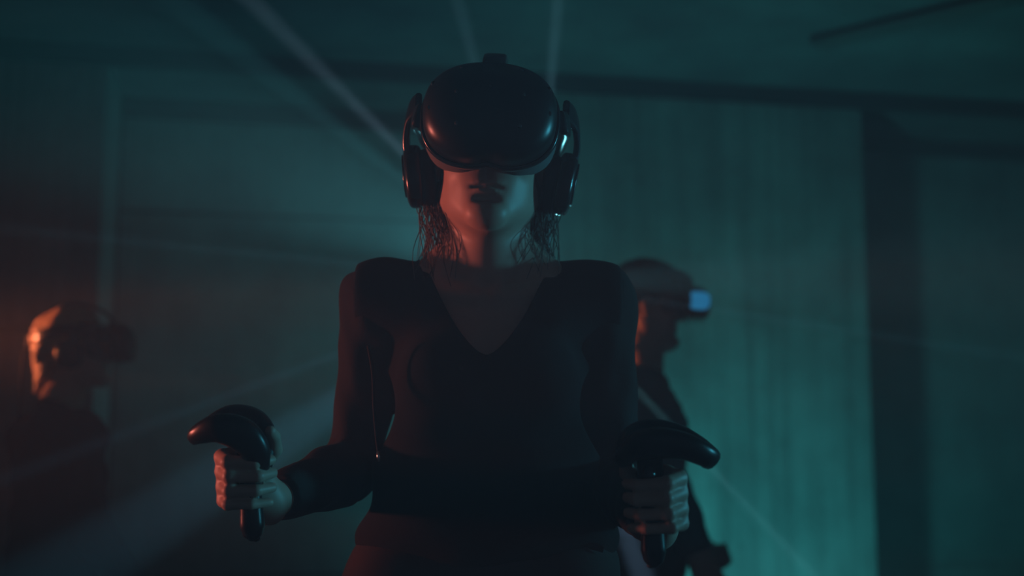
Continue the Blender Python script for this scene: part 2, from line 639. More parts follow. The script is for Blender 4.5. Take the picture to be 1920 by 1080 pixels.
def head_ops(Mx, female=True):
    """head in a local frame: face towards -y, x across, z up; Mx = 4x4 placement"""
    sc = Mx.to_scale()[0]
    Rm = np.array(Mx.to_3x3()) / sc
    T = vec(Mx.translation)
    w = lambda *p: T + Rm @ np.array(p, float) * sc
    E = lambda c, r, k=0.02, sub=False: el(w(*c), np.array(r) * sc, k * sc, Rm, sub)
    C = lambda a, b, r1, r2, k=0.02: rc(w(*a), w(*b), r1 * sc, r2 * sc, k * sc)
    j = 0.0 if female else 0.006
    o = [E((0, 0.015, 0.032), (0.075, 0.094, 0.086)),
         E((0, -0.036, -0.03), (0.064 + j, 0.056, 0.082), 0.03),
         C((-0.050 - j, 0.0, -0.062), (-0.012, -0.074, -0.103), 0.017, 0.014 + j, 0.035),
         C((0.050 + j, 0.0, -0.062), (0.012, -0.074, -0.103), 0.017, 0.014 + j, 0.035),
         E((0, -0.078, -0.105), (0.022 + j, 0.018, 0.016), 0.016),
         # cheekbones, brow
         E((-0.042, -0.064, -0.022), (0.022, 0.019, 0.018), 0.02),
         E((0.042, -0.064, -0.022), (0.022, 0.019, 0.018), 0.02),
         E((0, -0.078, 0.028), (0.050, 0.016, 0.014), 0.02),
         # eye sockets and eyes
         E((-0.031, -0.101, 0.004), (0.017, 0.014, 0.010), 0.012, True),
         E((0.031, -0.101, 0.004), (0.017, 0.014, 0.010), 0.012, True),
         E((-0.031, -0.079, 0.004), (0.0125, 0.0125, 0.0125), 0.004),
         E((0.031, -0.079, 0.004), (0.0125, 0.0125, 0.0125), 0.004),
         # nose
         C((0, -0.087, 0.014), (0, -0.112, -0.030), 0.007, 0.0095, 0.010),
         E((-0.012, -0.100, -0.034), (0.008, 0.010, 0.0075), 0.006),
         E((0.012, -0.100, -0.034), (0.008, 0.010, 0.0075), 0.006),
         E((-0.0065, -0.107, -0.042), (0.0035, 0.005, 0.004), 0.003, True),
         E((0.0065, -0.107, -0.042), (0.0035, 0.005, 0.004), 0.003, True),
         # mouth: muzzle, lips, parting line with lowered corners, philtrum
         E((0, -0.069, -0.060), (0.034, 0.020, 0.026), 0.018),
         E((0, -0.0865, -0.0625), (0.021, 0.0070, 0.0050), 0.006),
         E((0, -0.0855, -0.0735), (0.018, 0.0075, 0.0055), 0.006),
         E((0, -0.0955, -0.0670), (0.014, 0.0085, 0.0018), 0.003, True),
         E((-0.017, -0.0925, -0.0690), (0.014, 0.0085, 0.0020), 0.003, True),
         E((0.017, -0.0925, -0.0690), (0.014, 0.0085, 0.0020), 0.003, True),
         E((0, -0.0935, -0.051), (0.0035, 0.004, 0.008), 0.004, True),
         E((0, -0.092, -0.086), (0.018, 0.009, 0.005), 0.010, True),
         # ears
         E((-0.076, 0.008, -0.006), (0.008, 0.018, 0.030), 0.006),
         E((0.076, 0.008, -0.006), (0.008, 0.018, 0.030), 0.006)]
    return o, w


def neck_ops(w, base, female=True):
    g = 0.0 if female else 0.008
    b = vec(base)
    top = w(0, 0.012, -0.055)
    right = w(1, 0, 0) - w(0, 0, 0)
    fwd = w(0, -1, 0) - w(0, 0, 0)
    g += 0.048 * (np.linalg.norm(right) - 1)
    fwd[2] = 0
    right[2] = 0
    right /= np.linalg.norm(right)
    fwd /= np.linalg.norm(fwd)
    o = [rc(top, b, 0.050 + g, 0.054 + g, 0.02),
         rc(w(0, -0.022, -0.085), b + fwd * 0.028, 0.022, 0.026, 0.028)]
    for s in (-1, 1):     # sternomastoid cords and trapezius
        o.append(rc(w(s * 0.058, 0.022, -0.045), b + right * s * 0.020 + fwd * 0.042 - np.array((0, 0, 0.030)), 0.0100, 0.0075, 0.018))
        o.append(rc(b + np.array((0, 0, 0.03)) + right * s * 0.03 - fwd * 0.01, b + right * s * 0.115 - np.array((0, 0, 0.045)), 0.040, 0.038, 0.035))
        # collar bone
        o.append(rc(b + right * s * 0.014 + fwd * 0.050 - np.array((0, 0, 0.055)), b + right * s * 0.13 + fwd * 0.020 - np.array((0, 0, 0.040)), 0.008, 0.008, 0.02))
    return o


def hand_ops(G, H, N, wrist, rh=0.017, wrap=1):
    """a fist closed on a handle: G grip centre, H handle axis towards the thumb, N towards the palm"""
    G, H, N, wrist = vec(G), vec(H), vec(N), vec(wrist)
    H = H / np.linalg.norm(H)
    N = N - H * (N @ H)
    N /= np.linalg.norm(N)
    T = np.cross(H, N) * wrap
    at = lambda phi, r, h: G + (N * math.cos(R(phi)) + T * math.sin(R(phi))) * r + H * h
    o = []
    hs = (0.031, 0.0105, -0.0105, -0.0305)
    ln = (1.0, 1.06, 1.0, 0.88)
    rr = (0.0092, 0.0095, 0.0090, 0.0080)
    # palm: metacarpals from the wrist to each knuckle, heel of the thumb
    for i, h in enumerate(hs):
        kn = at(40, 0.042, h)
        mid = at(-8, 0.038, h * 0.9)
        st = wrist + H * h * 0.55
        o.append(rc(st, mid, 0.017, 0.0135, 0.016))
        o.append(rc(mid, kn, 0.0135, 0.0112, 0.012))
    o.append(rc(wrist, at(-45, 0.036, 0.012), 0.018, 0.016, 0.018))
    for i, h in enumerate(hs):
        f, r = ln[i], rr[i]
        p0, p1 = at(40, 0.042, h), at(40 + 56 * f, 0.0425, h * 0.96)
        p2, p3 = at(40 + 112 * f, 0.0325, h * 0.93 - 0.002), at(40 + 176 * f, 0.0275, h * 0.93 - 0.004)
        o.append(rc(p0, p1, r + 0.0012, r + 0.0004, 0.004))
        o.append(el(p1, (r + 0.0012,) * 3, 0.003))
        o.append(rc(p1, p2, r, r - 0.0006, 0.002))
        o.append(rc(p2, p3, r - 0.0004, r - 0.0014, 0.002))
    # thumb: leaves the side of the palm, lies along the top of the handle
    t0, t1, t2, t3 = at(-50, 0.036, 0.008), at(-92, 0.038, 0.034), at(-118, 0.032, 0.055), at(-150, 0.030, 0.066)
    o.append(rc(t0, t1, 0.0145, 0.0115, 0.010))
    o.append(rc(t1, t2, 0.0108, 0.0098, 0.003))
    o.append(rc(t2, t3, 0.0098, 0.0078, 0.003))
    return o


def arm_ops(sh, elb, wr, g=1.0):
    sh, elb, wr = vec(sh), vec(elb), vec(wr)
    m = elb + (wr - elb) * 0.28
    return [el(sh, (0.050 * g,) * 3, 0.03),
            rc(sh, elb, 0.045 * g, 0.035 * g, 0.03),
            rc(elb, m, 0.036 * g, 0.039 * g, 0.02),
            rc(m, wr, 0.038 * g, 0.0245 * g, 0.02)]


def leg_ops(hip, knee, ank, g=1.0):
    hip, knee, ank = vec(hip), vec(knee), vec(ank)
    m = knee + (ank - knee) * 0.3
    return [rc(hip, knee, 0.082 * g, 0.052 * g, 0.04), rc(knee, m, 0.052 * g, 0.054 * g, 0.03), rc(m, ank, 0.052 * g, 0.036 * g, 0.03)]


def shoe(name, ank, fwd, parent):
    fwd = Vector(fwd).normalized()
    a = Vector((ank[0], ank[1], 0))
    path = [a - fwd * 0.07 + Vector((0, 0, 0.05)), a + Vector((0, 0, 0.055)), a + fwd * 0.08 + Vector((0, 0, 0.042)), a + fwd * 0.15 + Vector((0, 0, 0.032)), a + fwd * 0.19 + Vector((0, 0, 0.027))]
    pts = spline([tuple(p) for p in path], 4)
    n = len(pts)
    t = np.linspace(0, 1, n)
    hw = 0.040 * np.sin(np.pi * (0.22 + 0.68 * t)) ** 0.5
    ht = np.array([p[2] - 0.004 for p in pts])
    o = sweep(name, pts, (0, 0, 1), hw, ht, M['rubber'], parent, seg=16, power=3)
    return o


def wrinkle(amount, freq, seed):
    r_ = np.random.default_rng(seed)
    ks = r_.normal(size=(7, 3)) * freq
    ks[:, 2] *= 1.6
    ph = r_.uniform(0, 6.28, 7)
    def f(X):
        w_ = np.zeros(len(X))
        for k_, p_ in zip(ks, ph):
            w_ += np.sin(X @ k_ + p_)
        return amount * w_ / 3.0
    return f


def rel(o_list, root):
    """make world-space child meshes local to a root that only translates"""
    t = root.location
    for o in o_list:
        me = o.data
        n = len(me.vertices)
        co = np.empty(n * 3, np.float32)
        me.vertices.foreach_get('co', co)
        co = co.reshape(-1, 3) - np.array(t, np.float32)
        me.vertices.foreach_set('co', co.ravel())
        me.update()


def frame(loc, yaw=0, pitch=0, roll=0, sc=1.0):
    """yaw turns the face (0 = towards the camera, +90 = towards image right); pitch>0 chin up"""
    return Matrix.Translation(loc) @ Matrix.Rotation(R(yaw), 4, 'Z') @ Matrix.Rotation(R(-pitch), 4, 'X') @ Matrix.Rotation(R(roll), 4, 'Y') @ Matrix.Scale(sc, 4)


# ------------------------------------------------------------------ person in front
CXW = -0.039
root = empty('person', Matrix.Translation((CXW, 2.16, 0)))
tag(root, 'person in black vest nearest the camera, head raised, arms bent, a controller in each hand', 'person')

SCW = 1.10
HEAD_W = frame((0, 0, 0), 0, 5, 3, SCW)
vis_off = HEAD_W.to_3x3() @ Vector((0, -0.143, 0.012))
HEAD_W = frame(P(918, 222, 1.950) - vis_off, 0, 5, 3, SCW)
hops, hw_ = head_ops(HEAD_W, True)
neck_base = P(915, 500, 2.135)
SHL, SHR = P(712, 566, 2.16), P(1120, 566, 2.16)       # image left, image right
ELL, WRL = P(660, 880, 2.20), P(504, 940, 1.955)
ELR, WRR = P(1156, 905, 2.20), P(1236, 985, 1.905)
GL, GR = P(474, 896, 1.875), P(1216, 940, 1.80)
HL = P(470, 800, 1.86) - P(480, 985, 1.885)
HR = P(1214, 850, 1.80) - P(1221, 1030, 1.82)

torso = [el((CXW, 2.165, 1.255), (0.142, 0.098, 0.165), 0.05),
         el((CXW, 2.165, 1.09), (0.118, 0.088, 0.14), 0.05),
         el((CXW, 2.17, 0.945), (0.160, 0.112, 0.115), 0.06),
         el((CXW - 0.068, 2.085, 1.235), (0.058, 0.052, 0.058), 0.04),
         el((CXW + 0.068, 2.085, 1.235), (0.058, 0.052, 0.058), 0.04),
         rc(vec(SHL) + (0.03, 0, -0.01), vec(SHR) + (-0.03, 0, -0.01), 0.046, 0.046, 0.05)]
legs = leg_ops((CXW - 0.085, 2.17, 0.90), (CXW - 0.10, 2.15, 0.50), (CXW - 0.11, 2.19, 0.09)) + \
       leg_ops((CXW + 0.085, 2.17, 0.90), (CXW + 0.10, 2.15, 0.50), (CXW + 0.11, 2.19, 0.09))
arms = arm_ops(SHL, ELL, WRL) + arm_ops(SHR, ELR, WRR)
hands = hand_ops(GL, HL, (-0.70, 0.72, -0.10), WRL, wrap=1) + hand_ops(GR, HR, (0.80, 0.60, -0.05), WRR, wrap=-1)
body_ops = torso + legs + neck_ops(hw_, neck_base) + hops + arms + hands
lo, hi = bounds(body_ops)
Vb, Qb = sdf_mesh(body_ops, lo, hi, 0.0030)
parts = [np_mesh_obj('body', Vb, Qb, M['skin'], root)]

# long-sleeved top under the vest
wr1 = wrinkle(0.0035, 42, 3)


def grow(ops, d):
    out = []
    for op in ops:
        if op[0] == 'c':
            out.append(('c', op[1], op[2], op[3] + d, op[4] + d, op[5], op[6]))
        else:
            out.append(('e', op[1], op[2] + d, op[3], op[4], op[5], op[6]))
    return out


NB = vec(neck_base)


def v_neck(X, depth=0.150, half=0.100):
    """signed distance-like field of the neck opening: negative inside the opening"""
    dz = X[:, 2] - (NB[2] - depth)
    wdt = half * np.clip(dz / depth, 0, 1) ** 0.62
    opening = np.abs(X[:, 0] - CXW) - np.minimum(wdt, half)
    opening = np.maximum(opening, -dz)
    opening = np.maximum(opening, X[:, 1] - (NB[1] + 0.05))
    return opening


def cuff(elb, wr, frac):
    e, w_ = vec(elb), vec(wr)
    d = (w_ - e) / np.linalg.norm(w_ - e)
    p = e + (w_ - e) * frac
    def f(X):
        dist = np.linalg.norm(X - p, axis=1)
        return np.where(dist < 0.14, (X - p) @ d, -1)
    return f


cL, cR = cuff(ELL, WRL, 0.90), cuff(ELR, WRR, 0.86)


def post_top(X, d):
    d = d + wr1(X) * 0.9
    d = np.maximum(d, cL(X))
    d = np.maximum(d, cR(X))
    d = np.maximum(d, -v_neck(X, 0.165, 0.108))
    d = np.maximum(d, X[:, 2] - (NB[2] + 0.010))
    return np.maximum(d, 0.93 - X[:, 2])


top_ops = grow(torso, 0.008) + grow(neck_ops(hw_, neck_base)[4:5] + neck_ops(hw_, neck_base)[3:4], 0.006) + grow(arms, 0.010)
lo, hi = bounds(top_ops)
lo[2] = 0.9
V_, Q_ = sdf_mesh(top_ops, lo, hi, 0.0036, post_top)
parts.append(np_mesh_obj('long_sleeved_top', V_, Q_, M['brown_cloth'], root))

# loose black vest with wide shoulders
wr2 = wrinkle(0.004, 26, 5)
vest_ops = [el((CXW, 2.165, 1.22), (0.178, 0.124, 0.20), 0.05),
            el((CXW, 2.165, 1.09), (0.183, 0.114, 0.20), 0.05),
            el((CXW, 2.17, 0.985), (0.212, 0.142, 0.085), 0.05),
            el((CXW - 0.068, 2.075, 1.235), (0.066, 0.056, 0.066), 0.04),
            el((CXW + 0.068, 2.075, 1.235), (0.066, 0.056, 0.066), 0.04),
            rc(vec(SHL) + (0.035, 0, 0.006), vec(SHR) + (-0.035, 0, 0.006), 0.055, 0.055, 0.05),
            rc(vec(SHL) + (-0.004, -0.012, 0.002), vec(SHL) + (0.075, -0.03, -0.02), 0.064, 0.058, 0.03),
            rc(vec(SHR) + (0.004, -0.012, 0.002), vec(SHR) + (-0.075, -0.03, -0.02), 0.064, 0.058, 0.03)]


def post_vest(X, d):
    d = d + wr2(X)
    d = np.maximum(d, -v_neck(X, 0.150, 0.098))
    for sh, s in ((SHL, -1), (SHR, 1)):          # arm holes
        q = (X[:, 0] - sh.x) * s
        hole = -(q - 0.036 + 0.07 * np.sin(np.pi * np.clip((sh.z - 0.05 - X[:, 2]) / 0.24, 0, 1)))
        hole = np.where(X[:, 2] > 1.07, hole, 1)
        d = np.maximum(d, -hole)
    return np.maximum(d, 0.945 - X[:, 2])


lo, hi = bounds(vest_ops)
V_, Q_ = sdf_mesh(vest_ops, lo, hi, 0.0036, post_vest)
vest = np_mesh_obj('vest', V_, Q_, M['black_cloth'], root)
parts.append(vest)

# loose trousers
wr3 = wrinkle(0.006, 24, 9)
tr_ops = grow(legs, 0.020) + [el((CXW, 2.17, 0.93), (0.198, 0.130, 0.10), 0.05),
                              el((CXW - 0.150, 2.15, 0.885), (0.088, 0.10, 0.115), 0.04),
                              el((CXW + 0.13, 2.15, 0.885), (0.075, 0.10, 0.115), 0.04)]


def post_tr(X, d):
    d = d + wr3(X)
    return np.maximum(np.maximum(d, X[:, 2] - 0.99), 0.075 - X[:, 2])


lo, hi = bounds(tr_ops)
V_, Q_ = sdf_mesh(tr_ops, lo, hi, 0.006, post_tr)
parts.append(np_mesh_obj('trousers', V_, Q_, M['trousers'], root))
for s in (-1, 1):
    parts.append(shoe('shoe', (CXW + s * 0.11, 2.19, 0), (s * 0.15, -1, 0), root))

# hair: cap, mass behind the neck and loose strands on the shoulders
Rm = np.array(HEAD_W.to_3x3()) / SCW
hair_ops = [el(hw_(0, 0.022, 0.046), (0.092, 0.112, 0.106), 0.02, Rm),
            rc(hw_(-0.045, 0.075, -0.01), NB + (-0.050, 0.075, -0.03), 0.040, 0.026, 0.03),
            rc(hw_(0.045, 0.075, -0.01), NB + (0.055, 0.075, -0.05), 0.042, 0.030, 0.03),
            rc(hw_(0.070, 0.03, -0.04), NB + (0.080, 0.025, -0.02), 0.022, 0.018, 0.02),
            el(hw_(0, -0.085, -0.03), (0.100, 0.094, 0.112), 0.012, Rm, True)]
wr4 = wrinkle(0.004, 110, 12)
lo, hi = bounds(hair_ops)
V_, Q_ = sdf_mesh(hair_ops, lo, hi, 0.0042, lambda X, d: d + wr4(X * np.array((1, 1, 0.15))))
VV, FF = [tuple(v) for v in V_], [tuple(q) for q in Q_]
for k in range(150):
    s = -1 if k < 85 else 1
    st = hw_(s * random.uniform(0.060, 0.085), random.uniform(-0.005, 0.055), random.uniform(-0.045, 0.0))
    en = NB + (s * random.uniform(0.045, 0.118), random.uniform(-0.050, 0.03), random.uniform(-0.05, 0.02))
    m1 = st * 0.66 + en * 0.34 + np.array((s * random.uniform(-0.010, 0.024), random.uniform(-0.015, 0.01), 0))
    m2 = st * 0.3 + en * 0.7 + np.array((s * random.uniform(-0.018, 0.016), random.uniform(-0.015, 0.01), 0))
    p = spline([st, m1, m2, en], 4)
    v_, f_ = sweep_data(p, (0, 1, 0), np.linspace(0.0011, 0.0004, len(p)), np.linspace(0.0008, 0.0003, len(p)), seg=4)
    b0 = len(VV)
    VV += [tuple(x) for x in v_]
    FF += [tuple(i + b0 for i in f) for f in f_]
parts.append(mesh_obj('hair', VV, FF, M['hair'], root))

# drawcord with a metal tip at the arm hole, loose strap at the other side of the vest
cord = [P(690, 648, 2.055), P(699, 700, 2.045), P(701, 760, 2.045), P(706, 820, 2.045), P(710, 852, 2.045)]
c_o = sweep('drawcord', spline([tuple(p) for p in cord], 5), (0, 1, 0), 0.0024, 0.0024, M['brown_cloth'], root, seg=8)
t_o = sweep('cord_tip', [P(709, 846, 2.045), P(710, 856, 2.045), P(711, 866, 2.045)], (0, 1, 0), (0.0025, 0.0034, 0.0022), (0.0025, 0.0034, 0.0022), M['metal'], root, seg=10)
strap = [P(1098, 905, 2.10), P(1104, 940, 2.08), P(1096, 985, 2.075), P(1093, 1018, 2.075), P(1112, 1024, 2.07), P(1132, 1030, 2.07)]
s_o = sweep('loose_strap', spline([tuple(p) for p in strap], 6), (0, 1, 0.1), 0.0055, 0.0016, M['black_cloth'], root, seg=8)
parts += [c_o, t_o, s_o]
rel(parts, root)


# ------------------------------------------------------------------ headsets
def make_headset(Mx, label, phones=True, led=False, group=None, dots=True, rx=0.092, ry=0.046, rz=0.072, crown=0.0, zc=0.012):
    r = empty('vr_headset', Mx)
    tag(r, label, 'headset', group)

    def shape(x, y, z):          # front pulled in at the lower middle for the nose, top leaning back
        f = max(0.0, -z / rz)
        z2 = z + 0.007 * f * math.exp(-(x / 0.015) ** 2)
        y2 = y + 0.020 * max(0, z / rz) ** 2 + 0.10 * abs(x) ** 2 / 0.1
        return x * (1 - 0.06 * max(0, z / rz) ** 2), y2, z2

    shell = superell('visor_shell', (0, -0.143, zc), (rx, ry, rz), M['visor'], r, e1=2.5, e2=3.2, nu=72, nv=30, fn=shape)
    # bright-edged rim between shell and gasket
    th = np.linspace(0, 2 * math.pi, 72, endpoint=False)
    f = lambda w, p: np.sign(w) * np.abs(w) ** (2 / p)
    rim = np.stack([rx * 1.022 * f(np.cos(th), 2.5) * (1 - 0.06 * np.maximum(0, f(np.sin(th), 2.5)) ** 2), -0.128 + 0.020 * np.maximum(0, f(np.sin(th), 2.5)) ** 2 + 0.010 * np.abs(np.cos(th)), zc + rz * 1.018 * f(np.sin(th), 2.5)], 1)
    rim[:, 2] += 0.007 * np.maximum(0, -np.sin(th)) * np.exp(-(rim[:, 0] / 0.015) ** 2)
    sweep('rim', rim, (0, 1, 0), 0.0032, 0.007, M['gloss'], r, closed=True, seg=8)
    gask = np.stack([0.94 * rx * f(np.cos(th), 2.5), -0.088 + 0.030 * np.abs(np.cos(th)) ** 2, zc - 0.002 + 0.84 * rz * f(np.sin(th), 2.5)], 1)
    gask[:, 2] += 0.020 * np.maximum(0, -np.sin(th)) * np.exp(-(gask[:, 0] / 0.020) ** 2)
    sweep('face_gasket', gask, (0, 1, 0), 0.008, 0.026, M['foam'], r, closed=True, seg=10)
    # tracking sensors set into the shell
    if dots:
        for (x, z) in ((-0.86, 0.42), (-0.88, -0.08), (-0.45, 0.72), (0.45, 0.72), (0.86, 0.42), (0.88, -0.08), (-0.45, -0.42), (0.45, -0.42), (0, 0.30), (-0.48, 0.18), (0.48, 0.18)):
            rho = min(0.999, (abs(x) ** 2.5 + abs(z) ** 2.5) ** 0.4)
            px_, py_, pz_ = shape(x * rx, -ry * (1 - rho ** 3.2) ** (1 / 3.2), z * rz)
            superell('sensor', (px_, py_ - 0.143 + 0.0009, zc + pz_), (0.0036, 0.0016, 0.0036), M['sensor'], shell, nu=12, nv=8)
    # head strap, top strap
    side = [(0.099, -0.112, 0.022), (0.106, -0.07, 0.034), (0.106, 0.0, 0.046), (0.098, 0.06, 0.044), (0.066, 0.110, 0.030), (0, 0.132, 0.020)]
    path = side + [(-x, y, z) for x, y, z in side[-2::-1]]
    pts = spline(path, 6)
    nrm = pts - np.array((0, 0.01, 0))
    nrm[:, 2] = 0
    sweep('head_strap', pts, nrm, 0.017, 0.0065, M['visor'], r, seg=14, power=4)
    tp = spline([(0, -0.116, zc - 0.002 + rz), (0, -0.085, 0.108 + crown), (0, -0.03, 0.134 + crown), (0, 0.035, 0.139 + crown), (0, 0.10, 0.104 + crown), (0, 0.134, 0.035)], 7)
    nr = tp - np.array((0, 0.02, 0.02))
    sweep('top_strap', tp, nr, 0.017, 0.006, M['visor'], r, seg=12, power=4)
    superell('rear_dial', (0, 0.142, 0.02), (0.028, 0.014, 0.028), M['rubber'], r, e1=2, e2=4, nu=24, nv=10)
    cab = spline([(-0.03, 0.125, 0.03), (-0.04, 0.155, -0.02), (-0.05, 0.16, -0.12), (-0.055, 0.165, -0.24)], 6)
    sweep('cable', cab, (1, 0, 0), 0.004, 0.004, M['rubber'], r, seg=8)
    if phones:
        for s in (-1, 1):
            hang = spline([(s * 0.105, -0.070, 0.055), (s * 0.120, -0.035, 0.050), (s * 0.125, -0.004, 0.020), (s * 0.118, 0.008, -0.020)], 6)
            sweep('headphone_arm', hang, (s, 0, 0), 0.017, 0.005, M['gloss'], r, seg=10, power=4)
            rotm = Matrix.Rotation(R(90), 3, 'Z') @ Matrix.Rotation(R(s * 0), 3, 'X')
            tilt = Matrix.Rotation(R(9 * s), 3, 'Y')
            cup = superell('ear_cup', (s * 0.110, 0.008, -0.030), (0.040, 0.015, 0.046), M['gloss'], r, e1=2.4, e2=4, nu=36, nv=14, xf=tilt @ rotm)
            superell('ear_cushion', (s * 0.092, 0.008, -0.032), (0.038, 0.014, 0.043), M['pad'], cup, e1=2.4, e2=3, nu=32, nv=12, xf=tilt @ rotm)
            pl = [(s * (0.1252 + 0.0047 * math.sin(a)), 0.008 + 0.026 * math.cos(a), -0.030 + 0.030 * math.sin(a)) for a in np.linspace(0, 2 * math.pi, 28, endpoint=False)]
            sweep('trim_ring', pl, (s, 0, 0), 0.0018, 0.0014, M['gloss'], cup, closed=True, seg=6)
    if led:
        superell('light_panel', (-rx * 0.985, -0.146, zc), (0.006, 0.033, 0.50 * rz), M['blue_led'], r, e1=2.4, e2=3.0, nu=28, nv=16)
    return r


make_headset(HEAD_W, 'black headset with headphones worn by the person in front', rx=0.092, rz=0.074, crown=0.012, zc=0.020)


# ------------------------------------------------------------------ hand controllers
def make_controller(G, H, mirror, arch, label, Y=1.85):
    H = Vector(H).normalized()
    X = Vector((mirror, 0, 0))
    X = (X - H * X.dot(H)).normalized()
    Yv = H.cross(X)
    Mx = Matrix((X, Yv, H)).transposed().to_4x4()
    Mx.translation = G
    r = empty('game_controller', Mx)
    tag(r, label, 'controller')
    # handle: slightly waisted, wedge-shaped butt
    zs = np.array([-0.088, -0.080, -0.066, -0.045, -0.015, 0.015, 0.040, 0.058])
    pts = spline([(0.004 - 0.05 * (z + 0.03) ** 2, 0.0, z) for z in zs], 3)
    hw = np.interp(pts[:, 2], zs, (0.006, 0.016, 0.019, 0.0165, 0.015, 0.0155, 0.018, 0.020))
    ht = np.interp(pts[:, 2], zs, (0.005, 0.013, 0.017, 0.0155, 0.0145, 0.015, 0.017, 0.018))
    hnd = sweep('handle', pts, (1, 0, 0), hw, ht, M['visor'], r, seg=18, power=2.6)
    superell('butt_cap', (0.0, 0, -0.086), (0.006, 0.006, 0.004), M['sensor'], hnd, nu=14, nv=8)
    # tracking loop: an arched ring, thick towards the handle and thin at its lip
    a = np.array(arch, float)          # rows: x, z, half depth, half thickness
    c = spline(a, 6)
    n = len(c)
    near = np.stack([c[:, 0], -c[:, 2], c[:, 1]], 1)
    far = np.stack([c[:, 0], c[:, 2], c[:, 1]], 1)[::-1]
    loop = np.concatenate([near, far[1:-1]])
    th = np.concatenate([c[:, 3], c[::-1, 3][1:-1]])
    tg = np.gradient(c[:, :2], axis=0)
    nr = np.stack([-tg[:, 1], np.zeros(n), tg[:, 0]], 1)
    nr = np.concatenate([nr, nr[::-1][1:-1]])
    sweep('tracking_ring', loop, nr, 0.016, th, M['visor'], r, closed=True, seg=14, power=2.6)
    superell('trackpad', (0.0, 0.0145, 0.034), (0.014, 0.004, 0.016), M['gloss'], r, e1=2, e2=3, nu=24, nv=8)
    superell('trigger', (0.0, -0.020, 0.036), (0.009, 0.010, 0.016), M['gloss'], r, e1=2.5, e2=2.5, nu=20, nv=10)
    superell('menu_button', (0.0, 0.017, 0.056), (0.004, 0.003, 0.004), M['sensor'], r, nu=14, nv=8)
    return r


arch_l = [(-0.010, 0.012, 0.004, 0.015), (-0.011, 0.044, 0.030, 0.020), (0.004, 0.068, 0.042, 0.023), (0.034, 0.078, 0.042, 0.020), (0.062, 0.070, 0.028, 0.014), (0.071, 0.064, 0.004, 0.009)]
arch_r = [(-0.030, 0.062, 0.004, 0.012), (-0.014, 0.080, 0.032, 0.018), (0.014, 0.084, 0.045, 0.020), (0.046, 0.078, 0.045, 0.018), (0.070, 0.066, 0.032, 0.016), (0.080, 0.058, 0.008, 0.016)]
make_controller(GL, HL, -1, arch_l, 'black controller with arched ring in the hand on the left of the black vest')
make_controller(GR, HR, 1, arch_r, 'black controller with flat-topped ring in the hand in front of the grey-shirted person')


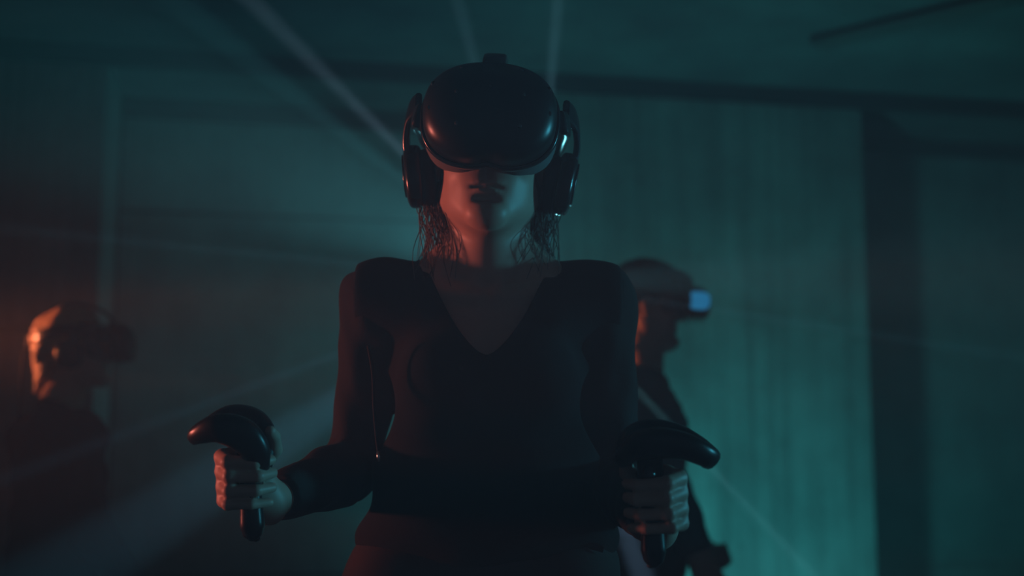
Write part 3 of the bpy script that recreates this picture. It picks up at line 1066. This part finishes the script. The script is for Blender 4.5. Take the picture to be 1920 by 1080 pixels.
# ------------------------------------------------------------------ people behind
def side_person(label, headpx, Y, pitch, cloth, hairmat, female, seed, yaw=90, hair='short', nb=None, wristpx=None, byaw=None, sc=1.0):
    base = P(headpx[0], headpx[1], Y)
    Hm = frame(base, yaw, pitch, 0, sc)
    byaw = yaw if byaw is None else byaw
    f = Matrix.Rotation(R(byaw), 3, 'Z') @ Vector((0, -1, 0))
    sd = Matrix.Rotation(R(byaw), 3, 'Z') @ Vector((1, 0, 0))       # person's left
    f, sd = vec(f), vec(sd)
    ops, w = head_ops(Hm, female)
    nbp = vec(nb) if nb is not None else vec(base) - f * 0.045 + np.array((0, 0, -0.185))
    g = 0.95 if female else 1.08
    shz = nbp[2] - 0.075
    c = nbp - f * 0.010
    up = lambda z: np.array((c[0], c[1], z))
    hipz = shz * 0.66
    axes = np.stack([sd, f, np.array((0, 0, 1))], 1)
    tor = [el(up(shz - 0.13) + f * 0.012, (0.150 * g, 0.108 * g, 0.175), 0.05, axes),
           el(up(shz - 0.30), (0.130 * g, 0.098 * g, 0.14), 0.05, axes),
           el(up(hipz), (0.155 * g, 0.112 * g, 0.12), 0.05, axes)]
    sl, sr = up(shz) + sd * 0.175 * g, up(shz) - sd * 0.175 * g
    tor.append(rc(sl - sd * 0.03, sr + sd * 0.03, 0.050 * g, 0.050 * g, 0.05))
    arms_ = []
    hands_ = []
    for s, S in ((1, sl), (-1, sr)):
        elb = S + np.array((0, 0, -0.275)) + f * 0.03 + sd * s * 0.02
        wr = elb + f * 0.165 + np.array((0, 0, -0.16)) - sd * s * 0.02
        if wristpx is not None and s == -1:
            elb, wr = vec(wristpx[0]), vec(wristpx[1])
        arms_ += arm_ops(S, elb, wr, g)
        dirv = (wr - elb) / np.linalg.norm(wr - elb)
        Gp = wr + dirv * 0.065 + sd * (-s) * 0.02
        hands_ += hand_ops(Gp, np.cross(sd * s, dirv) * 1.0 + f * 0.2 + np.array((0, 0, 0.6)), sd * s, wr, wrap=-s)
    lg = leg_ops(up(hipz - 0.04) + sd * 0.09, up(hipz * 0.54) + sd * 0.10 + f * 0.01, up(0.09) + sd * 0.10 - f * 0.03, g) + \
         leg_ops(up(hipz - 0.04) - sd * 0.09, up(hipz * 0.54) - sd * 0.10 + f * 0.01, up(0.09) - sd * 0.10 - f * 0.03, g)
    r = empty('person', Matrix.Translation((c[0], c[1], 0)))
    tag(r, label, 'person')
    allops = tor + lg + neck_ops(w, nbp, female) + ops + arms_ + hands_
    lo, hi = bounds(allops)
    V, Q = sdf_mesh(allops, lo, hi, 0.0048)
    pr = [np_mesh_obj('body', V, Q, M['skin'], r)]
    wk = wrinkle(0.005, 30, seed)
    nk = neck_ops(w, nbp, female)
    sops = grow(tor, 0.016) + grow([nk[3], nk[6]], 0.008) + grow(arms_, 0.014)

    def post(X, d):
        d = d + wk(X)
        d = np.maximum(d, X[:, 2] - (nbp[2] + 0.004 + ((X - nbp) @ f) * -0.35))
        for i in (0, 1):
            e, q = arms_[i * 4 + 2][1], arms_[i * 4 + 3][2]
            dr = (q - e) / np.linalg.norm(q - e)
            pt = e + (q - e) * 0.93
            d = np.where(np.linalg.norm(X - pt, axis=1) < 0.13, np.maximum(d, (X - pt) @ dr), d)
        return np.maximum(d, hipz - 0.05 - X[:, 2])

    lo, hi = bounds(sops)
    V, Q = sdf_mesh(sops, lo, hi, 0.0055, post)
    pr.append(np_mesh_obj('shirt', V, Q, cloth, r))
    tops = grow(lg, 0.016) + grow(tor[2:3], 0.012)
    lo, hi = bounds(tops)
    V, Q = sdf_mesh(tops, lo, hi, 0.008, lambda X, d: np.maximum(np.maximum(d + wk(X), X[:, 2] - hipz - 0.06), 0.07 - X[:, 2]))
    pr.append(np_mesh_obj('trousers', V, Q, M['charcoal_cloth'], r))
    for s in (-1, 1):
        pr.append(shoe('shoe', up(0) + s * sd * 0.10 - f * 0.03, f, r))
    Rh = np.array(Hm.to_3x3()) / sc
    if hair == 'short':
        ho = [el(w(0, 0.024, 0.046), (0.085, 0.100, 0.092), 0.02, Rh), el(w(0, -0.072, 0.082), (0.062, 0.056, 0.030), 0.03, Rh),
              rc(w(-0.035, 0.09, 0.0), w(-0.03, 0.078, -0.06), 0.03, 0.02, 0.03), rc(w(0.035, 0.09, 0.0), w(0.03, 0.078, -0.06), 0.03, 0.02, 0.03),
              el(w(0, -0.085, -0.035), (0.095, 0.10, 0.095), 0.012, Rh, True)]
    else:
        ho = [el(w(0, 0.028, 0.038), (0.084, 0.102, 0.088), 0.02, Rh),
              rc(w(-0.03, 0.098, 0.015), w(-0.02, 0.100, -0.080), 0.036, 0.022, 0.03), rc(w(0.03, 0.098, 0.015), w(0.02, 0.100, -0.080), 0.036, 0.022, 0.03),
              rc(w(0, 0.105, -0.06), w(0, 0.118, -0.135), 0.024, 0.010, 0.02),
              el(w(0, -0.080, -0.035), (0.095, 0.092, 0.100), 0.012, Rh, True)]
    lo, hi = bounds(ho)
    wv = wrinkle(0.005, 90, seed + 1)
    V, Q = sdf_mesh(ho, lo, hi, 0.0048, lambda X, d: d + wv(X))
    pr.append(np_mesh_obj('hair', V, Q, hairmat, r))
    rel(pr, r)
    return Hm


Y_R = 3.9
Hm_r = side_person('person in grey shirt seen in profile beside the bright pier, facing right', (1214, 574), Y_R, -4,
                   M['grey_cloth'], M['hair_dark'], False, 21, yaw=88, hair='short', nb=P(1203, 698, Y_R), sc=0.97,
                   wristpx=(P(1262, 930, Y_R - 0.24), P(1310, 1045, Y_R - 0.26)))
make_headset(Hm_r, 'dark headset with a blue glow on the person in the grey shirt', phones=False, led=True, dots=False, rx=0.088, rz=0.054, zc=0.016)

Y_L = 3.9
Hm_l = side_person('person in dark shirt at the left edge, fair hair, seen from the side', (146, 652), Y_L, 2,
                   M['charcoal_cloth'], M['hair_fair'], True, 31, yaw=98, hair='bob', nb=P(112, 768, Y_L), byaw=135, sc=0.93)
make_headset(Hm_l, 'black headset with ear cups on the fair-haired person at the left edge', phones=True, dots=False, rx=0.088, ry=0.036, rz=0.062)

# ------------------------------------------------------------------ beam projector on its stand (hidden behind the person in front)
pr = empty('stage_light', Matrix.Translation((SRC.x, SRC.y + 0.10, 0)))
tag(pr, 'small black beam projector on a tripod behind the person in the black vest', 'stage light')
z0 = SRC.z
superell('lamp_head', (0, 0, z0), (0.042, 0.055, 0.042), M['visor'], pr, e1=3, e2=6, nu=32, nv=12)
sweep('bracket', spline([(-0.05, 0, z0), (-0.05, 0, z0 - 0.05), (0, 0, z0 - 0.075), (0.05, 0, z0 - 0.05), (0.05, 0, z0)], 5), (0, 1, 0), 0.003, 0.012, M['rubber'], pr, seg=8, power=4)
sweep('stand_pole', [(0, 0, z0 - 0.07), (0, 0, 0.8), (0, 0, 0.14)], (0, 1, 0), (0.010, 0.013, 0.016), (0.010, 0.013, 0.016), M['rubber'], pr)
for k in range(3):
    a = R(90 + 120 * k)
    sweep('leg', [(0, 0, 0.42), (0.16 * math.cos(a), 0.16 * math.sin(a), 0.21), (0.31 * math.cos(a), 0.31 * math.sin(a), 0.008)], (0, 0, 1), 0.009, 0.007, M['rubber'], pr)

# ------------------------------------------------------------------ haze that fills the room
hz = box('haze', -4.95, 4.95, -6.9, 0.78, 0.01, CEIL - 0.01, M['floor'], xf=wxf)
hm = bpy.data.materials.new('thin_haze')
hm.use_nodes = True
nt = hm.node_tree
nt.nodes.remove(nt.nodes['Principled BSDF'])
sca = nt.nodes.new('ShaderNodeVolumeScatter')
sca.inputs['Color'].default_value = (0.92, 0.96, 1.0, 1)
sca.inputs['Density'].default_value = 0.06
sca.inputs['Anisotropy'].default_value = 0.25
nt.links.new(sca.outputs[0], nt.nodes['Material Output'].inputs['Volume'])
hz.data.materials.clear()
hz.data.materials.append(hm)
hz.display_type = 'WIRE'
tag(hz, 'thin blue-green haze filling the dark room', 'haze', kind='stuff')
